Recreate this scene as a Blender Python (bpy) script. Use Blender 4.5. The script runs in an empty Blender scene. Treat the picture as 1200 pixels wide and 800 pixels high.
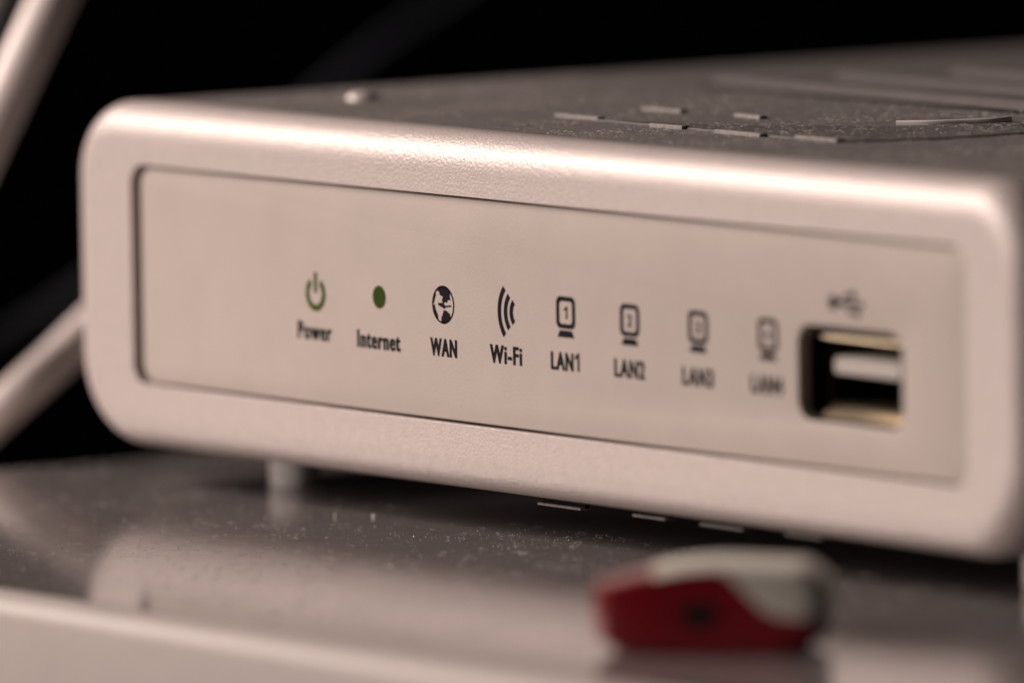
import bpy, bmesh, math, random
from mathutils import Vector, Matrix, noise as mnoise

random.seed(7)
S = 0.001                                   # everything below is written in millimetres
scene = bpy.context.scene
col = scene.collection

# ------------------------------------------------------------------ camera
TH, PH, RL = math.radians(54.976), math.radians(5.239), math.radians(-0.792)
FPX, CEN = 13507.7, Vector((0, 0, 16.9))
FWD = Vector((-math.sin(TH)*math.cos(PH), math.cos(TH)*math.cos(PH), -math.sin(PH)))
rt = FWD.cross(Vector((0, 0, 1))).normalized(); upv = rt.cross(FWD)
RGT = rt*math.cos(RL) + upv*math.sin(RL)
UPV = -rt*math.sin(RL) + upv*math.cos(RL)
POS = CEN - FWD*(FPX/14.0)
cam = bpy.data.cameras.new('camera')
cam.sensor_width = 36; cam.lens = FPX/1200*36
cam.clip_start = 0.05; cam.clip_end = 20
cam.dof.use_dof = True
cam.dof.focus_distance = 0.9702
cam.dof.aperture_fstop = 16.5
camo = bpy.data.objects.new('camera', cam); col.objects.link(camo)
m = Matrix((RGT, UPV, -FWD)).transposed().to_4x4(); m.translation = POS*S
camo.matrix_world = m
scene.camera = camo
scene.render.resolution_x, scene.render.resolution_y = 1024, 682

def ray(px, py): return FWD + RGT*((px-600)/FPX) - UPV*((py-400)/FPX)
def on(px, py, axis, val):                  # photo pixel -> point on an axis-aligned plane (mm)
    d = ray(px, py); return POS + d*((val-POS[axis])/d[axis])
def at_depth(px, py, z): return POS + ray(px, py)*z

# ------------------------------------------------------------------ world, lamps, exposure
w = bpy.data.worlds.new('World'); scene.world = w; w.use_nodes = True
w.node_tree.nodes['Background'].inputs[0].default_value = (0.010, 0.011, 0.014, 1)
w.node_tree.nodes['Background'].inputs[1].default_value = 0.03
def area(name, d, dist, size, power, colr, target=(0, 0, 15)):
    l = bpy.data.lights.new(name, 'AREA'); l.shape = 'DISK'; l.size = size; l.energy = power; l.color = colr
    o = bpy.data.objects.new(name, l); col.objects.link(o)
    v = Vector(d).normalized(); o.location = Vector(target)*S + v*dist
    o.rotation_euler = v.to_track_quat('Z', 'Y').to_euler()
    return o
area('key_lamp', (-0.70, -0.42, 0.50), 0.95, 0.38, 9.8, (1.0, 0.84, 0.76))
area('fill_lamp', (-0.30, -0.85, 0.42), 1.3, 0.55, 7.0, (1.0, 0.85, 0.78))
area('low_lamp', (-0.22, -0.97, 0.085), 1.1, 0.12, 3.3, (1.0, 0.86, 0.80))
scene.view_settings.view_transform = 'Standard'
scene.view_settings.look = 'None'
scene.view_settings.exposure = 0.0
scene.view_settings.gamma = 1.0
scene.cycles.caustics_reflective = False

# ------------------------------------------------------------------ materials
def mat(name, colr, rough=0.5, metal=0.0, spec=0.5, bump=None, mottle=None, coat=0, rvar=None):
    mt = bpy.data.materials.new(name); mt.use_nodes = True
    nt = mt.node_tree; b = nt.nodes['Principled BSDF']
    b.inputs['Base Color'].default_value = (*colr, 1)
    b.inputs['Roughness'].default_value = rough
    b.inputs['Metallic'].default_value = metal
    b.inputs['Specular IOR Level'].default_value = spec
    b.inputs['Coat Weight'].default_value = coat
    tc = nt.nodes.new('ShaderNodeTexCoord')
    def noise(scale, detail=3, rg=0.55):
        n = nt.nodes.new('ShaderNodeTexNoise'); n.inputs['Scale'].default_value = scale
        n.inputs['Detail'].default_value = detail; n.inputs['Roughness'].default_value = rg
        nt.links.new(tc.outputs['Object'], n.inputs['Vector']); return n
    if bump:
        sc, st, dist = bump
        n = noise(sc); bp = nt.nodes.new('ShaderNodeBump')
        bp.inputs['Strength'].default_value = st; bp.inputs['Distance'].default_value = dist
        nt.links.new(n.outputs['Fac'], bp.inputs['Height']); nt.links.new(bp.outputs['Normal'], b.inputs['Normal'])
    if mottle:
        sc, amt = mottle
        n = noise(sc, 5, 0.6); r = nt.nodes.new('ShaderNodeValToRGB')
        r.color_ramp.elements[0].position = 0.3; r.color_ramp.elements[1].position = 0.7
        r.color_ramp.elements[0].color = (*[c*(1-amt) for c in colr], 1)
        r.color_ramp.elements[1].color = (*[min(1, c*(1+amt)) for c in colr], 1)
        nt.links.new(n.outputs['Fac'], r.inputs['Fac']); nt.links.new(r.outputs['Color'], b.inputs['Base Color'])
    if rvar:
        sc, lo, hi = rvar
        n = noise(sc, 4); mr = nt.nodes.new('ShaderNodeMapRange')
        mr.inputs['From Min'].default_value = 0.3; mr.inputs['From Max'].default_value = 0.7
        mr.inputs['To Min'].default_value = lo; mr.inputs['To Max'].default_value = hi
        nt.links.new(n.outputs['Fac'], mr.inputs['Value']); nt.links.new(mr.outputs['Result'], b.inputs['Roughness'])
    return mt
M = {}
M['silver'] = mat('silver_paint', (0.585, 0.512, 0.488), 0.39, 0.18, bump=(3600, 0.62, 0.00015), mottle=(900, 0.05))
M['panel'] = mat('panel_plastic', (0.435, 0.378, 0.342), 0.55, 0.0, 0.35, bump=(4200, 0.4, 0.00005), mottle=(160, 0.03), rvar=(60, 0.45, 0.62))
M['shell'] = mat('dark_grey_shell', (0.128, 0.114, 0.112), 0.42, 0.0, 0.5, bump=(2600, 0.4, 0.00008), mottle=(500, 0.08))
M['shelf_top'] = mat('shelf_gloss', (0.20, 0.178, 0.176), 0.14, 0.0, 1.0, mottle=(300, 0.06), rvar=(260, 0.07, 0.11))
M['shelf_top'].node_tree.nodes['Principled BSDF'].inputs['IOR'].default_value = 1.9
M['shelf_trim'] = mat('shelf_silver', (0.40, 0.352, 0.333), 0.55, 0.0, mottle=(400, 0.03), bump=(2600, 0.3, 0.00006))
M['ink'] = mat('black_ink', (0.010, 0.009, 0.012), 0.7, spec=0.06)
M['green'] = mat('green_lens', (0.030, 0.050, 0.006), 0.5, spec=0.1)
M['green2'] = mat('olive_lens', (0.050, 0.075, 0.008), 0.6, spec=0.1)
M['foot'] = mat('foot_plastic', (0.88, 0.82, 0.79), 0.3)
M['metal'] = mat('port_metal', (0.86, 0.72, 0.52), 0.30, 1.0, mottle=(900, 0.06))
M['socket_shade'] = mat('shaded_steel', (0.015, 0.013, 0.009), 0.9, 0.0, 0.0)  # steel coloured near-black, standing in for shade inside the socket
M['cavity'] = mat('hollow_shade', (0.008, 0.007, 0.006), 0.8, spec=0.15)  # near-black colour stands in for shade inside hollows and under the base
M['tongue'] = mat('port_tongue', (0.42, 0.39, 0.35), 0.5)
M['gold'] = mat('contact_gold', (0.8, 0.55, 0.2), 0.3, 1.0)
M['red'] = mat('red_plastic', (0.17, 0.002, 0.008), 0.32, coat=0.3, mottle=(120, 0.08))
M['white'] = mat('white_plastic', (0.58, 0.55, 0.49), 0.4, mottle=(200, 0.05))
M['pale_cable'] = mat('pale_cable', (0.88, 0.78, 0.745), 0.4, mottle=(150, 0.05))
M['navy_cable'] = mat('navy_cable', (0.022, 0.023, 0.034), 0.6)
M['grey_cable'] = mat('grey_cable', (0.10, 0.093, 0.092), 0.5)
M['dust'] = mat('dust', (0.52, 0.47, 0.44), 0.8)
M['glint'] = mat('glint_grey', (0.25, 0.225, 0.212), 0.45, mottle=(2500, 0.35))
M['seam'] = mat('seam_shade', (0.02, 0.018, 0.017), 0.6)

# ------------------------------------------------------------------ helpers
def link(name, me, material=None, parent=None, smooth=35, kind=None):
    if material is not None and not me.materials: me.materials.append(material)
    if smooth:
        for p in me.polygons: p.use_smooth = True
        me.set_sharp_from_angle(angle=math.radians(smooth))
    o = bpy.data.objects.new(name, me); col.objects.link(o)
    if parent is not None:
        o.parent = parent
        o.matrix_parent_inverse = parent.matrix_basis.inverted()
    if kind: o['kind'] = kind
    return o
def build(name, bm, material, parent=None, smooth=35, kind=None):
    bmesh.ops.recalc_face_normals(bm, faces=bm.faces)
    bmesh.ops.scale(bm, vec=(S, S, S), verts=bm.verts)
    me = bpy.data.meshes.new(name); bm.to_mesh(me); bm.free()
    return link(name, me, material, parent, smooth, kind)
def empty(name, loc, label, cat, group=None):
    o = bpy.data.objects.new(name, None); col.objects.link(o); o.location = Vector(loc)*S
    o.empty_display_size = 0.01
    tag(o, label, cat, group); return o
def tag(o, label, cat, group=None):
    o['label'] = label; o['category'] = cat
    if group: o['group'] = group
def rrect(x0, x1, z0, z1, rt_, rb_, n=10):  # rounded rectangle, counter-clockwise, fixed count
    pts = []
    for cx, cz, r, a0 in ((x1-rb_, z0+rb_, rb_, -90), (x1-rt_, z1-rt_, rt_, 0), (x0+rt_, z1-rt_, rt_, 90), (x0+rb_, z0+rb_, rb_, 180)):
        for i in range(n+1):
            a = math.radians(a0 + 90*i/n); pts.append((cx+r*math.cos(a), cz+r*math.sin(a)))
    return pts
def loft(rings, cap0=False, cap1=False, axis='Y'):
    """rings: list of (points2d, depth); Y: (x, depth, z)   Z: (x, y, depth)"""
    bm = bmesh.new(); vr = []
    for pts, d in rings:
        vr.append([bm.verts.new((p[0], d, p[1]) if axis == 'Y' else (p[0], p[1], d)) for p in pts])
    for a, b in zip(vr, vr[1:]):
        n = len(a)
        for i in range(n): bm.faces.new((a[i], a[(i+1) % n], b[(i+1) % n], b[i]))
    if cap0: bm.faces.new(vr[0])
    if cap1: bm.faces.new(vr[-1])
    return bm
def prism(poly, d0, d1, axis='Y', bev=0):
    """extrude a 2-D outline between two depths, with an optional small bevel at d1"""
    if bev:
        c = Vector((sum(p[0] for p in poly)/len(poly), sum(p[1] for p in poly)/len(poly)))
        sg = 1 if d1 > d0 else -1
        ins = []
        n = len(poly)
        for i, p in enumerate(poly):
            a, b = Vector(poly[i-1]), Vector(poly[(i+1) % n]); t = (b-a).normalized(); nn = Vector((-t.y, t.x))
            if nn.dot(c-Vector(p)) < 0: nn = -nn
            ins.append(tuple(Vector(p)+nn*bev))
        return loft([(poly, d0), (poly, d1-sg*bev), (ins, d1)], True, True, axis)
    return loft([(poly, d0), (poly, d1)], True, True, axis)
def tube(path, radius, seg=14, res=10):
    """smooth tube through control points (Catmull-Rom)"""
    P = [Vector(p) for p in path]; P = [2*P[0]-P[1]] + P + [2*P[-1]-P[-2]]
    cl = []
    for i in range(1, len(P)-2):
        for k in range(res):
            t = k/res; a, b, c, d = P[i-1:i+3]
            cl.append(0.5*((2*b) + (c-a)*t + (2*a-5*b+4*c-d)*t*t + (3*b-a-3*c+d)*t**3))
    cl.append(P[-2])
    bm = bmesh.new(); prev = None; ref = Vector((0.3, 0.2, 1)).normalized()
    for i, c in enumerate(cl):
        t = (cl[min(i+1, len(cl)-1)] - cl[max(i-1, 0)]).normalized()
        u = t.cross(ref).normalized(); v = t.cross(u)
        ring = [bm.verts.new(c + (u*math.cos(2*math.pi*k/seg) + v*math.sin(2*math.pi*k/seg))*radius) for k in range(seg)]
        if prev:
            for k in range(seg): bm.faces.new((prev[k], prev[(k+1) % seg], ring[(k+1) % seg], ring[k]))
        else: bm.faces.new(ring)
        prev = ring
    bm.faces.new(prev)
    return bm

# ------------------------------------------------------------------ shelf (surface under everything)
SX0, SX1, SY0, SY1, ST = -82.6, 120.0, -53.3, 150.0, 11.5
shelf_root = bpy.data.objects.new('shelf', None); col.objects.link(shelf_root)
shelf_root.location = (0, 0, -ST*S); shelf_root['kind'] = 'structure'
shelf_root['label'] = 'low silver edged shelf with a dark glossy dusty top'
bpy.context.view_layer.update()
TR = 2.6                                     # width of the silver trim on the front edge
def plan(i, r=3.0): return rrect(SX0+i, SX1-i, SY0+i, SY1-i, max(r-i, .4), max(r-i, .4), 6)
# silver rim: rounded upper edge, flat face, rounded lower edge
rings = [(plan(TR+0.02), -0.35), (plan(TR), -0.03)]
for k in range(9):
    a = math.radians(90*k/8); rings.append((plan(TR*(1-math.sin(a)) if k else TR-0.05), -0.03-1.9*(1-math.cos(a))))
for k in range(9):
    a = math.radians(90*k/8); rings.append((plan(2.4*(1-math.cos(a))), -ST+2.4*(1-math.sin(a))))
build('edge_trim', loft(rings, False, True, 'Z'), M['shelf_trim'], shelf_root, 40)
build('top_sheet', loft([(plan(TR+0.03), -0.6), (plan(TR+0.03), -0.06), (plan(TR+0.09), 0.0)], True, True, 'Z'), M['shelf_top'], shelf_root, 25)

# ------------------------------------------------------------------ router
X0, X1, Z0, Z1 = -68.0, 70.2, 3.6, 33.9
OX0, OX1, OZ0, OZ1 = -58.0, 62.7, 9.35, 28.65     # opening in the bezel
router = empty('router', (1, 55, 0), 'flat wireless router with silver front bezel, beige indicator panel and USB socket', 'router')
bpy.context.view_layer.update()
def outer(i, n=12): return rrect(X0+i, X1-i, Z0+i, Z1-i, max(6.8-i, .3), max(8.2-i, .3), n)
def opening(i, n=12): return rrect(OX0-i, OX1+i, OZ0-i, OZ1+i, 1.9+i, 1.9+i, n)
RD = 3.0
rings = [(opening(0), 1.6), (opening(0), 0.03), (opening(0.03), 0.0), (opening(0.3), 0.0), (outer(RD+0.35), 0.0)]
for k in range(13):
    a = math.radians(90*k/12); rings.append((outer(RD*(1-math.sin(a))), RD*(1-math.cos(a))))
rings += [(outer(0), 4.6), (outer(0.06), 4.72), (outer(0.3), 4.78), (outer(1.2), 4.78)]
build('front_bezel', loft(rings), M['silver'], router, 40)
rings = [(outer(1.3), 4.6), (outer(0.34), 4.86), (outer(0.10), 4.9), (outer(0.03), 5.0)]
rings += [(outer(0.03), 114.0)]
for k in range(1, 7):
    a = math.radians(90*k/6); rings.append((outer(0.03+3*(1-math.cos(a))), 114+3*math.sin(a)))
shell = build('body_shell', loft(rings, False, True), M['shell'], router, 40)

# indicator panel with the socket cut out
PY = 0.42
hx0, hx1 = on(935, 440, 1, PY).x, on(1057, 440, 1, PY).x
hz1, hz0 = on(995, 386, 1, PY).z, on(995, 499, 1, PY).z
def hole(i, r=1.7, n=12): return rrect(hx0+i, hx1-i, hz0+i, hz1-i, r, r, n)
def prect(i, n=12): return rrect(OX0+1.0-i, OX1-0.22+i, OZ0+0.22-i, OZ1-0.20+i, 1.7+i, 1.7+i, n)  # wider left gap stands in for the shaded recess wall
rings = [(hole(0), 1.7), (hole(0), PY+0.12), (hole(-0.08), PY+0.03), (hole(-0.2), PY), (prect(-0.16), PY), (prect(-0.05), PY+0.03), (prect(0), PY+0.10), (prect(0), 1.7)]
panel = build('front_panel', loft(rings), M['panel'], router, 40)
panel['label'] = 'beige recessed indicator panel with printed symbols'
# dark seat behind the panel (its black colour stands in for shade in the seam)
build('panel_seat', loft([(hole(0.0), 1.75), (opening(0.6), 1.75), (opening(0.6), 2.2), (hole(0.0), 2.2), (hole(0.0), 1.75)]), M['seam'], router, 40)

# USB socket: near-black shell, flared metal lips, tongue, contacts
cx, cz = (hx0+hx1)/2+0.25, (hz0+hz1)/2
def rr(wd, ht, r, dx=0, dz=0, n=6): return rrect(cx+dx-wd/2, cx+dx+wd/2, cz+dz-ht/2, cz+dz+ht/2, r, r, n)
W0, H0 = (hx1-hx0)-2.0, (hz1-hz0)-1.2
rings = [(rr(W0-1.6, H0-2.0, .5), 11), (rr(W0-1.6, H0-2.0, .5), 2.2), (rr(W0-1.3, H0-1.7, .6), 2.2), (rr(W0-1.3, H0-1.7, .6), 11)]
usb = build('usb_socket', loft(rings), M['socket_shade'], router, 40)
def lip(z_in, z_out, name):                  # flared spring lip above / below the mouth
    bm = bmesh.new(); xa, xb = cx-W0/2+.7, cx+W0/2-.7
    prof = [(3.0, z_in), (2.3, z_in+(z_out-z_in)*.25), (1.6, z_in+(z_out-z_in)*.8), (1.3, z_out)]
    sg = .18 if z_out > z_in else -.18
    A = [[bm.verts.new((x, y, z)) for y, z in prof] + [bm.verts.new((x, y+.12, z+sg)) for y, z in prof[::-1]] for x in (xa, xb)]
    n = len(A[0])
    for k in range(n): bm.faces.new((A[0][k], A[0][(k+1) % n], A[1][(k+1) % n], A[1][k]))
    bm.faces.new(A[0]); bm.faces.new(A[1])
    return build(name, bm, M['metal'], usb, 40)
lip(cz-H0/2+.95, cz-H0/2-.1, 'spring_lip'); lip(cz+H0/2-.75, cz+H0/2-.35, 'spring_lip')
build('socket_cavity', loft([(rr(W0-1.6, H0-2.0, .5), 11.05), (rr(W0-1.6, H0-2.0, .5), 11.4)], True, True), M['cavity'], usb, 40)
build('socket_well', loft([(hole(0.02), 1.76), (hole(0.02), 11.6)], False, True), M['cavity'], usb, 40)
tz = cz+0.55
build('socket_tongue', loft([(rrect(cx-W0/2+1.5, cx+W0/2-1.5, tz-0.62, tz+0.80, .25, .25, 3), 11), (rrect(cx-W0/2+1.5, cx+W0/2-1.5, tz-0.62, tz+0.80, .25, .25, 3), 2.2), (rrect(cx-W0/2+1.6, cx+W0/2-1.6, tz-0.5, tz+0.65, .2, .2, 3), 2.0)], True, True), M['tongue'], usb, 40)
for k in range(4):
    bx = cx - 3.6 + k*2.4
    build('contact', prism([(bx-.5, tz-.72), (bx+.5, tz-.72), (bx+.5, tz-.57), (bx-.5, tz-.57)], 3, 9), M['gold'], usb, 0)

# ---- printed symbols and lettering (thin ink sheets on the panel)
INK = PY - 0.03
def pp(px, py): v = on(px, py, 1, PY); return v.x, v.z
def ink_poly(bm, poly):
    fr = [bm.verts.new((p[0], INK, p[1])) for p in poly]
    bk = [bm.verts.new((p[0], PY-0.004, p[1])) for p in poly]
    bm.faces.new(fr); n = len(poly)
    for i in range(n): bm.faces.new((fr[i], fr[(i+1) % n], bk[(i+1) % n], bk[i]))
def ink_strip(bm, inner, outer_):           # stroke between two open polylines
    for i in range(len(inner)-1): ink_poly(bm, [inner[i], inner[i+1], outer_[i+1], outer_[i]])
def arc(c, rx, rz, a0, a1, n=24): return [(c[0]+rx*math.cos(math.radians(a0+(a1-a0)*i/n)), c[1]+rz*math.sin(math.radians(a0+(a1-a0)*i/n))) for i in range(n+1)]
def ink_text(bm, s, px, py, height, width, bold=0.020, center=None):
    """lettering centred on a photo pixel, scaled to cap height / total width in mm"""
    cu = bpy.data.curves.new('tmp', 'FONT'); cu.body = s; cu.size = 1.0; cu.offset = bold; cu.space_character = 1.16
    cu.resolution_u = 4
    ob = bpy.data.objects.new('tmp', cu); col.objects.link(ob)
    bpy.context.view_layer.update()
    me = bpy.data.meshes.new_from_object(ob.evaluated_get(bpy.context.evaluated_depsgraph_get()))
    xs = [v.co.x for v in me.vertices]; ys = [v.co.y for v in me.vertices]
    capz = 0.0, 0.729
    x_, z_ = pp(px, py) if center is None else center
    for k, sh in enumerate((-.05, .05)):    # laid twice, slightly apart, for a heavier stroke
        vv = [bm.verts.new((x_ + sh + (v.co.x-(min(xs)+max(xs))/2)/(max(xs)-min(xs))*(width-.1), INK-0.002-.002*k, z_ + (v.co.y/0.729-0.5)*height)) for v in me.vertices]
        for p in me.polygons: bm.faces.new([vv[i] for i in p.vertices])
    bpy.data.objects.remove(ob); bpy.data.curves.remove(cu); bpy.data.meshes.remove(me)
def ink(name, bm, material=None):
    bmesh.ops.scale(bm, vec=(S, S, S), verts=bm.verts)
    me = bpy.data.meshes.new(name); bm.to_mesh(me); bm.free()
    return link(name, me, material or M['ink'], panel, 0)

def ink_one(bm, x, z, h, wd):
    st = wd*.42
    ink_poly(bm, [(x+wd/2-st, z-h/2), (x+wd/2, z-h/2), (x+wd/2, z+h/2), (x+wd/2-st*.8, z+h/2), (x-wd/2, z+h*.30), (x-wd/2, z+h*.14), (x+wd/2-st, z+h*.26)])
words = [('Power', 369, 387, 1.42, 5.2, 'power_lettering'), ('Internet', 444, 398, 1.42, 6.5, 'internet_lettering'),
         ('WAN', 520, 406.5, 1.42, 3.95, 'network_lettering'), ('Wi-Fi', 593, 415, 1.45, 4.7, 'wireless_lettering'),
         ('LAN1', 663, 423, 1.42, 4.25, 'port_lettering'), ('LAN2', 738, 431.5, 1.42, 4.35, 'port_lettering'),
         ('LAN3', 818, 441, 1.42, 4.35, 'port_lettering'), ('LAN4', 899, 450, 1.42, 4.35, 'port_lettering')]
for s, px, py, h, wd, nm in words:
    bm = bmesh.new()
    if s == 'LAN1':
        q = pp(px, py); ink_text(bm, 'LAN', 0, 0, h*1.08, 3.25, center=(q[0]-.5, q[1])); ink_one(bm, q[0]+1.66, q[1], h*1.08, .62)
    else: ink_text(bm, s, px, py, h*1.08, wd)
    o = ink(nm, bm); o['label'] = 'black printed word ' + s
# power symbol
bm = bmesh.new(); c = pp(370, 344)
ink_strip(bm, arc(c, 0.95, 0.95, 125, 415, 32), arc(c, 1.50, 1.50, 125, 415, 32))
ink_poly(bm, [(c[0]-.23, c[1]+.1), (c[0]+.23, c[1]+.1), (c[0]+.23, c[1]+1.85), (c[0]-.23, c[1]+1.85)])
ink('power_symbol', bm, M['green2'])
# internet lamp
bm = bmesh.new(); c = pp(444.5, 348); ink_poly(bm, arc(c, .97, .97, 0, 352.5, 47)); ink('indicator_dot', bm, M['green'])
# globe
bm = bmesh.new(); c = pp(519.5, 357); R = 1.62
ink_strip(bm, arc(c, R-.14, R-.14, 0, 360, 48), arc(c, R, R, 0, 360, 48))
def gl(pts): ink_poly(bm, [(c[0]+x*R, c[1]+z*R) for x, z in pts])
gl([(-.62, .74), (-.35, .92), (0, .99), (.35, .92), (.68, .70), (.58, .48), (.66, .30), (.40, .26), (.34, .12), (.12, .16), (.0, .0), (-.10, .22), (-.02, .42), (-.30, .50), (-.36, .66)])
gl([(-.22, .10), (.05, .06), (.18, -.04), (.72, .02), (.74, -.06), (.22, -.12), (.10, -.22), (-.08, -.14), (-.34, -.08), (-.50, .02), (-.42, .06)])
gl([(.02, -.30), (.26, -.28), (.58, -.44), (.66, -.62), (.34, -.90), (.06, -.985), (-.20, -.95), (-.16, -.66), (-.04, -.50)])
gl([(-.97, -.12), (-.80, -.02), (-.70, -.28), (-.52, -.52), (-.44, -.86), (-.70, -.70), (-.90, -.42)])
gl([(-.97, .14), (-.88, .40), (-.70, .66), (-.66, .50), (-.80, .22), (-.86, .02)])
ink('globe_symbol', bm)
# wireless arcs
bm = bmesh.new(); c = pp(609, 367)
for r_, half in ((2.95, 42), (2.05, 42), (1.22, 46)):
    ink_strip(bm, arc(c, r_-.24, r_-.24, 180-half, 180+half, 18), arc(c, r_+.24, r_+.24, 180-half, 180+half, 18))
ink('wireless_symbol', bm)
# numbered monitors
for k, (px, py) in enumerate(((663, 367), (738, 376), (818, 384), (900, 393))):
    bm = bmesh.new(); c = pp(px, py)
    a = rrect(c[0]-1.36, c[0]+1.36, c[1]-1.29, c[1]+1.39, .58, .58, 5); b = rrect(c[0]-.92, c[0]+.92, c[1]-.90, c[1]+1.0, .30, .30, 5)
    ink_strip(bm, b+b[:1], a+a[:1])
    ink_poly(bm, [(c[0]-1.2, c[1]-2.02), (c[0]+1.2, c[1]-2.02), (c[0]+.85, c[1]-1.45), (c[0]-.85, c[1]-1.45)])
    if k: ink_text(bm, str(k+1), 0, 0, 1.05, .68, 0.01, (c[0], c[1]+.05))
    else: ink_one(bm, c[0], c[1]+.05, 1.05, .48)
    o = ink('monitor_symbol', bm); o['label'] = 'black monitor symbol numbered %d' % (k+1)
# trident above the socket
bm = bmesh.new(); c = pp(993, 356)
ink_poly(bm, [(c[0]-1.9, c[1]-.15), (c[0]+1.7, c[1]-.15), (c[0]+1.7, c[1]+.15), (c[0]-1.9, c[1]+.15)])
ink_poly(bm, arc((c[0]-1.9, c[1]), .60, .60, 0, 345, 20))
ink_poly(bm, [(c[0]+1.6, c[1]-.36), (c[0]+2.35, c[1]), (c[0]+1.6, c[1]+.36)])
ink_strip(bm, [(c[0]-1.2, c[1]), (c[0]-.3, c[1]+.8), (c[0]+.6, c[1]+.8)], [(c[0]-.98, c[1]), (c[0]-.15, c[1]+.52), (c[0]+.6, c[1]+.52)])
ink_strip(bm, [(c[0]-.5, c[1]), (c[0]+.3, c[1]-.8), (c[0]+1.1, c[1]-.8)], [(c[0]-.28, c[1]), (c[0]+.45, c[1]-.52), (c[0]+1.1, c[1]-.52)])
ink_poly(bm, arc((c[0]+.8, c[1]+.72), .36, .36, 0, 345, 16))
ink_poly(bm, [(c[0]+1.0, c[1]-1.03), (c[0]+1.6, c[1]-1.03), (c[0]+1.6, c[1]-.42), (c[0]+1.0, c[1]-.42)])
ink('trident_symbol', bm)

# ---- feet
def foot(x, y):
    prof = [(2.1, 0), (2.3, .25), (2.3, 3.0), (2.6, 3.9)]
    ring = lambda r: [(x+r*math.cos(2*math.pi*k/28), y+r*math.sin(2*math.pi*k/28)) for k in range(28)]
    return build('foot', loft([(ring(r), z) for r, z in prof], True, True, 'Z'), M['foot'], router, 40)
fp = on(346, 566, 2, 0)
for x in (fp.x, 56.4):
    for y in (fp.y, 100): foot(x, y)

# ---- top details: row of little pale glint pads, shallow emblem plate, rear louvres, a button
ZT = Z1 - 0.03
def pad(px0, py0, px1, py1, h, dy, name='vent_glint', material='silver', zz=ZT, up=1):
    a, b = on(px0, py0, 2, zz), on(px1, py1, 2, zz)
    d = Vector((b.x-a.x, b.y-a.y)); nrm = Vector((-d.y, d.x)).normalized()*dy
    poly = [(a.x, a.y), (b.x, b.y), (b.x+nrm.x, b.y+nrm.y), (a.x+nrm.x, a.y+nrm.y)]
    return build(name, prism(poly, zz-0.1*up, zz+h*up, 'Z', 0.06), M[material], shell, 40)
for q in ((650, 137, 700, 141.5), (761, 149, 799, 152), (837, 156, 890, 161), (931, 163, 980, 167.5), (752, 129.5, 797, 133), (860, 137, 890, 140)):
    pad(*q, 0.30, 0.8, 'vent_glint', 'glint')  # paler than the shell: glints at the vent edges put into the colour
poly = [tuple(on(x, y, 2, ZT).xy) for x, y in ((700, 142), (980, 168), (1100, 164), (1205, 157), (1195, 145), (1060, 150), (880, 149))]
PLATE = poly
def in_plate(x, y):
    c = False
    for (xa, ya), (xb, yb_) in zip(PLATE, PLATE[1:]+PLATE[:1]):
        if (ya > y) != (yb_ > y) and x < (xb-xa)*(y-ya)/(yb_-ya)+xa: c = not c
    return c
build('emblem_plate', prism(poly, ZT-0.1, ZT+0.14, 'Z', 0.05), M['shell'], shell, 40)
a_ = [on(x, y, 2, ZT) for x, y in ((1050, 148), (1090, 147.5), (1130, 146), (1165, 144.5), (1183, 142.5))]
build('emblem_rim_glint', tube([v+Vector((0, 0, .18)) for v in a_], 0.30, 8, 5), M['foot'], shell, 60)  # white tube; the highlight along the rim is put into its colour
for y, x0, x1 in ((50.0, -40, 58), (60.5, -36, 58), (71.0, -33, 58), (81.5, -31, 58), (92.0, -30, 58)):
    prof = [(0, -.1), (0.0, .15), (.9, .75), (2.0, .88), (4.6, .8), (6.2, .1), (6.2, -.1)]
    bm = bmesh.new()
    A = [bm.verts.new((x0, y+p, ZT+h)) for p, h in prof]; B = [bm.verts.new((x1, y+p, ZT+h)) for p, h in prof]
    for i in range(len(prof)-1): bm.faces.new((A[i], A[i+1], B[i+1], B[i]))
    bm.faces.new(A); bm.faces.new(B)
    build('louvre', bm, M['shell'], shell, 20)
    s0 = [(x0+1, y-2.4), (x1-1, y-2.4), (x1-1, y-.15), (x0+1, y-.15)]
    build('louvre_slot_shade', prism(s0, ZT-0.1, ZT+0.06, 'Z'), M['cavity'], shell, 0)  # raised black strip; the shade of a slot is in its colour
bp_ = on(425, 117, 2, ZT)
prof = [(1.5, -.1), (1.45, .2), (1.2, .5), (.8, .7), (.3, .76)]
build('top_button', loft([([(bp_.x+r*math.cos(k*math.pi/10), bp_.y+r*math.sin(k*math.pi/10)) for k in range(20)], ZT+z) for r, z in prof], True, True, 'Z'), M['silver'], shell, 50)
# made-up pale lips on black stems, standing in for glints under the base
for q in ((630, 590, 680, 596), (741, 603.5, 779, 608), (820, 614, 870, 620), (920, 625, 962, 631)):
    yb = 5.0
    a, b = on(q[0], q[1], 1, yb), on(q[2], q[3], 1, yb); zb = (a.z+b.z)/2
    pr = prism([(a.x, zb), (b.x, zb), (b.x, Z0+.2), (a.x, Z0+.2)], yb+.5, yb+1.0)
    rb = build('base_glint_stem', pr, M['cavity'], shell, 0)
    build('base_glint_lip', prism([(a.x, zb-.12), (b.x, zb-.12), (b.x, zb+.12), (a.x, zb+.12)], yb+1.1, yb, 'Y', .04), M['glint'], shell, 0)

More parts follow.
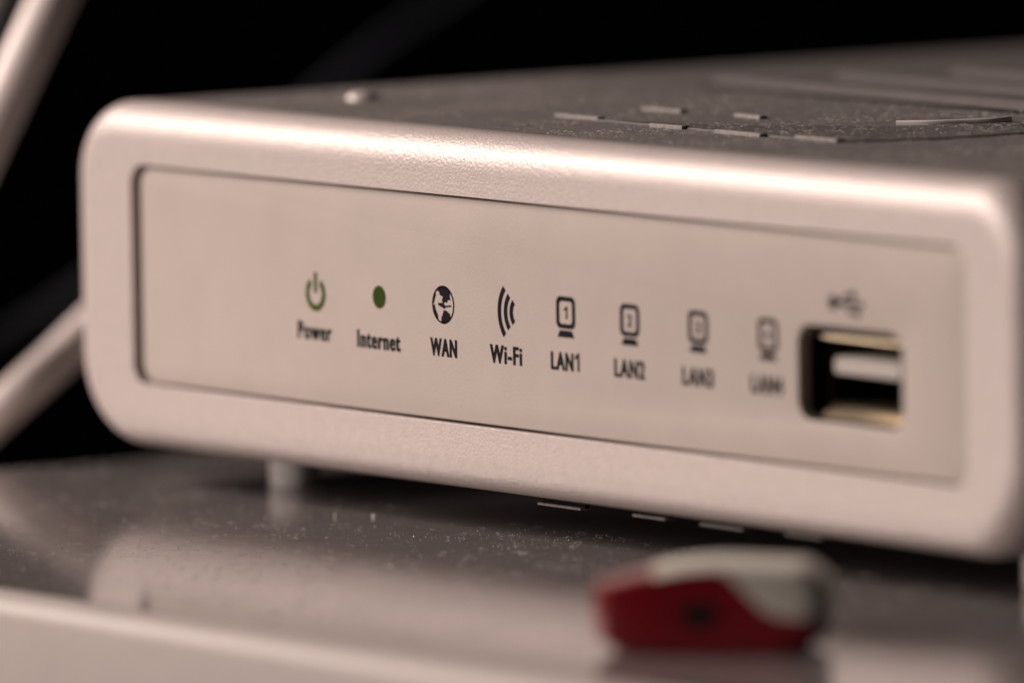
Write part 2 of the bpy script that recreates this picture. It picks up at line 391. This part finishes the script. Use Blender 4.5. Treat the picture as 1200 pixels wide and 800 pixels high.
# ------------------------------------------------------------------ memory stick lying in front of the router
sl, sr = on(710, 767, 2, 0), on(950, 767, 2, 0)
ux = (sr-sl).normalized(); uz = Vector((0, 0, 1)); uy = uz.cross(ux)       # width, height, length (away from the lens)
SW = (sr-sl).length + 2.2; SH = 7.0; SLN = 10.0
org = (sl+sr)/2
stick = empty('memory_stick', org, 'small red and white memory stick lying on the shelf before the router', 'memory stick')
bpy.context.view_layer.update()
def loc(u, l, v): return org + ux*u + uy*l + uz*v
def section(lo, hi, l, k):
    """closed ring between a lower and an upper border, shrunk by k at the rounded ends"""
    return [loc(u*k, l, (v-SH/2)*k**0.5+SH/2 if k < 1 else v) for u, v in lo + hi[::-1]]
def lower(u): return 0.02 + 1.6*max(0, abs(u)/(SW/2)-0.68)**2*8
def upper(u):
    t = (u+SW/2)/SW
    return 5.2 + 1.7*math.sin(min(1, t/.55)*math.pi/2) - .35*max(0, t-.6)/.4 - 1.6*max(0, u/(SW/2)-0.80)**2*18
def split(u):
    t = (u+SW/2)/SW
    v = 6.5 + 0.5*math.sin(t*math.pi*1.25)
    if t > .52: v -= 3.5*(1-math.cos(min(1, (t-.52)/.33)*math.pi))/2
    return min(v, upper(u)-.12)
us = [-SW/2 + SW*i/28 for i in range(29)]
def stick_mesh(lof, hif, grow=0.0, us=us):
    bm = bmesh.new(); prev = None
    for l, k in ((0, .86), (.3, .93), (1.0, .98), (2.2, 1), (SLN-3, 1), (SLN-1, .95), (SLN, .84)):
        ring = [bm.verts.new(p) for p in section([(u, lof(u)) for u in us], [(u, max(hif(u), lof(u)+.12)) for u in us], l-grow, k+grow*.02)]
        n = len(ring)
        if prev:
            for i in range(n): bm.faces.new((prev[i], prev[(i+1) % n], ring[(i+1) % n], ring[i]))
        else: bm.faces.new(ring)
        prev = ring
    bm.faces.new(prev); return bm
build('red_shell', stick_mesh(lower, split), M['red'], stick, 45)
build('white_cover', stick_mesh(lambda u: split(u)+.02, lambda u: max(upper(u), split(u)+.12), .12, us[7:]), M['white'], stick, 45)
bm = bmesh.new()
hc = (820-830)/15.1
rim = [bm.verts.new(loc(hc+1.5*math.cos(k*math.pi/12), -.05, 3.1+1.0*math.sin(k*math.pi/12))) for k in range(24)]
bkk = [bm.verts.new(loc(hc+1.5*math.cos(k*math.pi/12), .3, 3.1+1.0*math.sin(k*math.pi/12))) for k in range(24)]
bm.faces.new(rim); bm.faces.new(bkk)
for i in range(24): bm.faces.new((rim[i], rim[(i+1) % 24], bkk[(i+1) % 24], bkk[i]))
build('lanyard_hole', bm, M['cavity'], stick, 40)
bm = bmesh.new(); pr = None
for l in (SLN-1, SLN+8.8, SLN+9):
    g = 0 if l < SLN+9 else .12
    ring = [bm.verts.new(loc(u*(1-g/6), l, 0.9+v)) for u, v in rrect(-6, 6, 0+g, 4.3-g, .4, .4, 3)]
    if pr:
        for i in range(len(ring)): bm.faces.new((pr[i], pr[(i+1) % len(ring)], ring[(i+1) % len(ring)], ring[i]))
    else: bm.faces.new(ring)
    pr = ring
bm.faces.new(pr)
build('plug', bm, M['metal'], stick, 40)

# ------------------------------------------------------------------ cables in the dark behind
def cable(name, pts, r, material, label):
    o = build(name, tube([at_depth(*p) for p in pts], r, 18, 10), M[material], None, 60)
    tag(o, label, 'cable'); return o
cable('cable', [(270, -420, 1080), (138, -160, 1060), (62, 0, 1045), (6, 120, 1040), (-60, 260, 1038), (-170, 480, 1045), (-230, 800, 1050)], 2.2, 'pale_cable', 'pale thick cable dropping steeply past the dark upper corner')
cable('cable', [(-330, 900, 1060), (-180, 660, 1052), (-60, 540, 1048), (0, 482, 1046), (60, 428, 1050), (150, 346, 1066), (230, 300, 1130), (320, 330, 1190), (380, 420, 1210), (420, 700, 1230)], 1.95, 'pale_cable', 'pale cable rising behind the lower corner of the router bezel')
cable('cable', [(-330, 620, 1110), (-120, 480, 1115), (0, 400, 1120), (100, 335, 1135), (260, 212, 1160), (430, 72, 1180), (560, -20, 1200), (800, -220, 1240)], 1.0, 'navy_cable', 'dim blue black cable slanting behind the whole router')
cable('cable', [(165, -420, 1150), (50, -120, 1140), (0, 10, 1130), (-50, 130, 1125), (-150, 400, 1120), (-250, 800, 1120)], 2.4, 'grey_cable', 'dim grey cable running along outside the steep pale one')

# ------------------------------------------------------------------ dust
def dust(name, n, pick, z, label, big=1.0):
    vs, fs = [], []; z_base = z
    for _ in range(n):
        for _t in range(6):                 # clumps and wiped patches
            x, y = pick()
            if mnoise.noise(Vector((x*.11, y*.05, 3.1))) + .6*mnoise.noise(Vector((x*.5, y*.4, 9.7))) > random.uniform(-.45, .35): break
        a = random.uniform(0, math.pi); z = z_base(x, y) if callable(z_base) else z_base
        if random.random() < 0.22:          # fibre: short bent ribbon standing slightly off the surface
            L = random.uniform(.12, .55)*big; wd = random.uniform(.006, .012); bend = random.uniform(-.9, .9); hgt = random.uniform(.02, .16)
            pts = []
            for k in range(4):
                t = k/3-.5; aa = a + bend*t
                pts.append((x+math.cos(aa)*L*t, y+math.sin(aa)*L*t, z+.01+hgt*(1-4*t*t)*random.uniform(.6, 1.2)))
            b = len(vs)
            for p in pts: vs.append((p[0], p[1], p[2])); vs.append((p[0], p[1], p[2]+wd*1.5))
            for k in range(3): fs.append((b+2*k, b+2*k+2, b+2*k+3, b+2*k+1))
        else:                               # speck: tiny tetrahedron
            r = random.uniform(.008, .022)*big*(2.4 if random.random() < .03 else 1); b = len(vs)
            for k in range(3): vs.append((x+r*math.cos(a+k*2.1), y+r*math.sin(a+k*2.1), z-.002))
            vs.append((x, y, z+r*1.3)); fs += [(b, b+1, b+3), (b+1, b+2, b+3), (b+2, b, b+3)]
    me = bpy.data.meshes.new(name); me.from_pydata([(p[0]*S, p[1]*S, p[2]*S) for p in vs], [], fs)
    o = link(name, me, M['dust'], None, 0, 'stuff'); o['label'] = label; o['category'] = 'dust'; return o
dust('dust', 14000, lambda: (random.uniform(SX0+3, 100), random.uniform(SY0+3, 9)), 0.0, 'pale dust and lint scattered over the glossy shelf', 1.9)
dust('dust', 30000, lambda: (random.uniform(X0+7, X1-7), random.uniform(5.2, 49)), lambda x, y: ZT + (.14 if in_plate(x, y) else 0), 'pale dust scattered over the dark top of the router', 1.7)
# two larger crumbs in front of the foot
for px, py, lb in ((394, 606, 'tiny pale crumb on the shelf just right of the router foot'), (438, 606, 'tiny pale crumb on the shelf farther from the router foot')):
    c = on(px, py, 2, 0); bm = bmesh.new(); bmesh.ops.create_icosphere(bm, subdivisions=1, radius=.2)
    for v in bm.verts: v.co *= random.uniform(.7, 1.25)
    bmesh.ops.translate(bm, vec=(c.x, c.y, .14), verts=bm.verts)
    o = build('crumb', bm, M['tongue'], None, 60); tag(o, lb, 'crumb', 'crumbs by the foot')
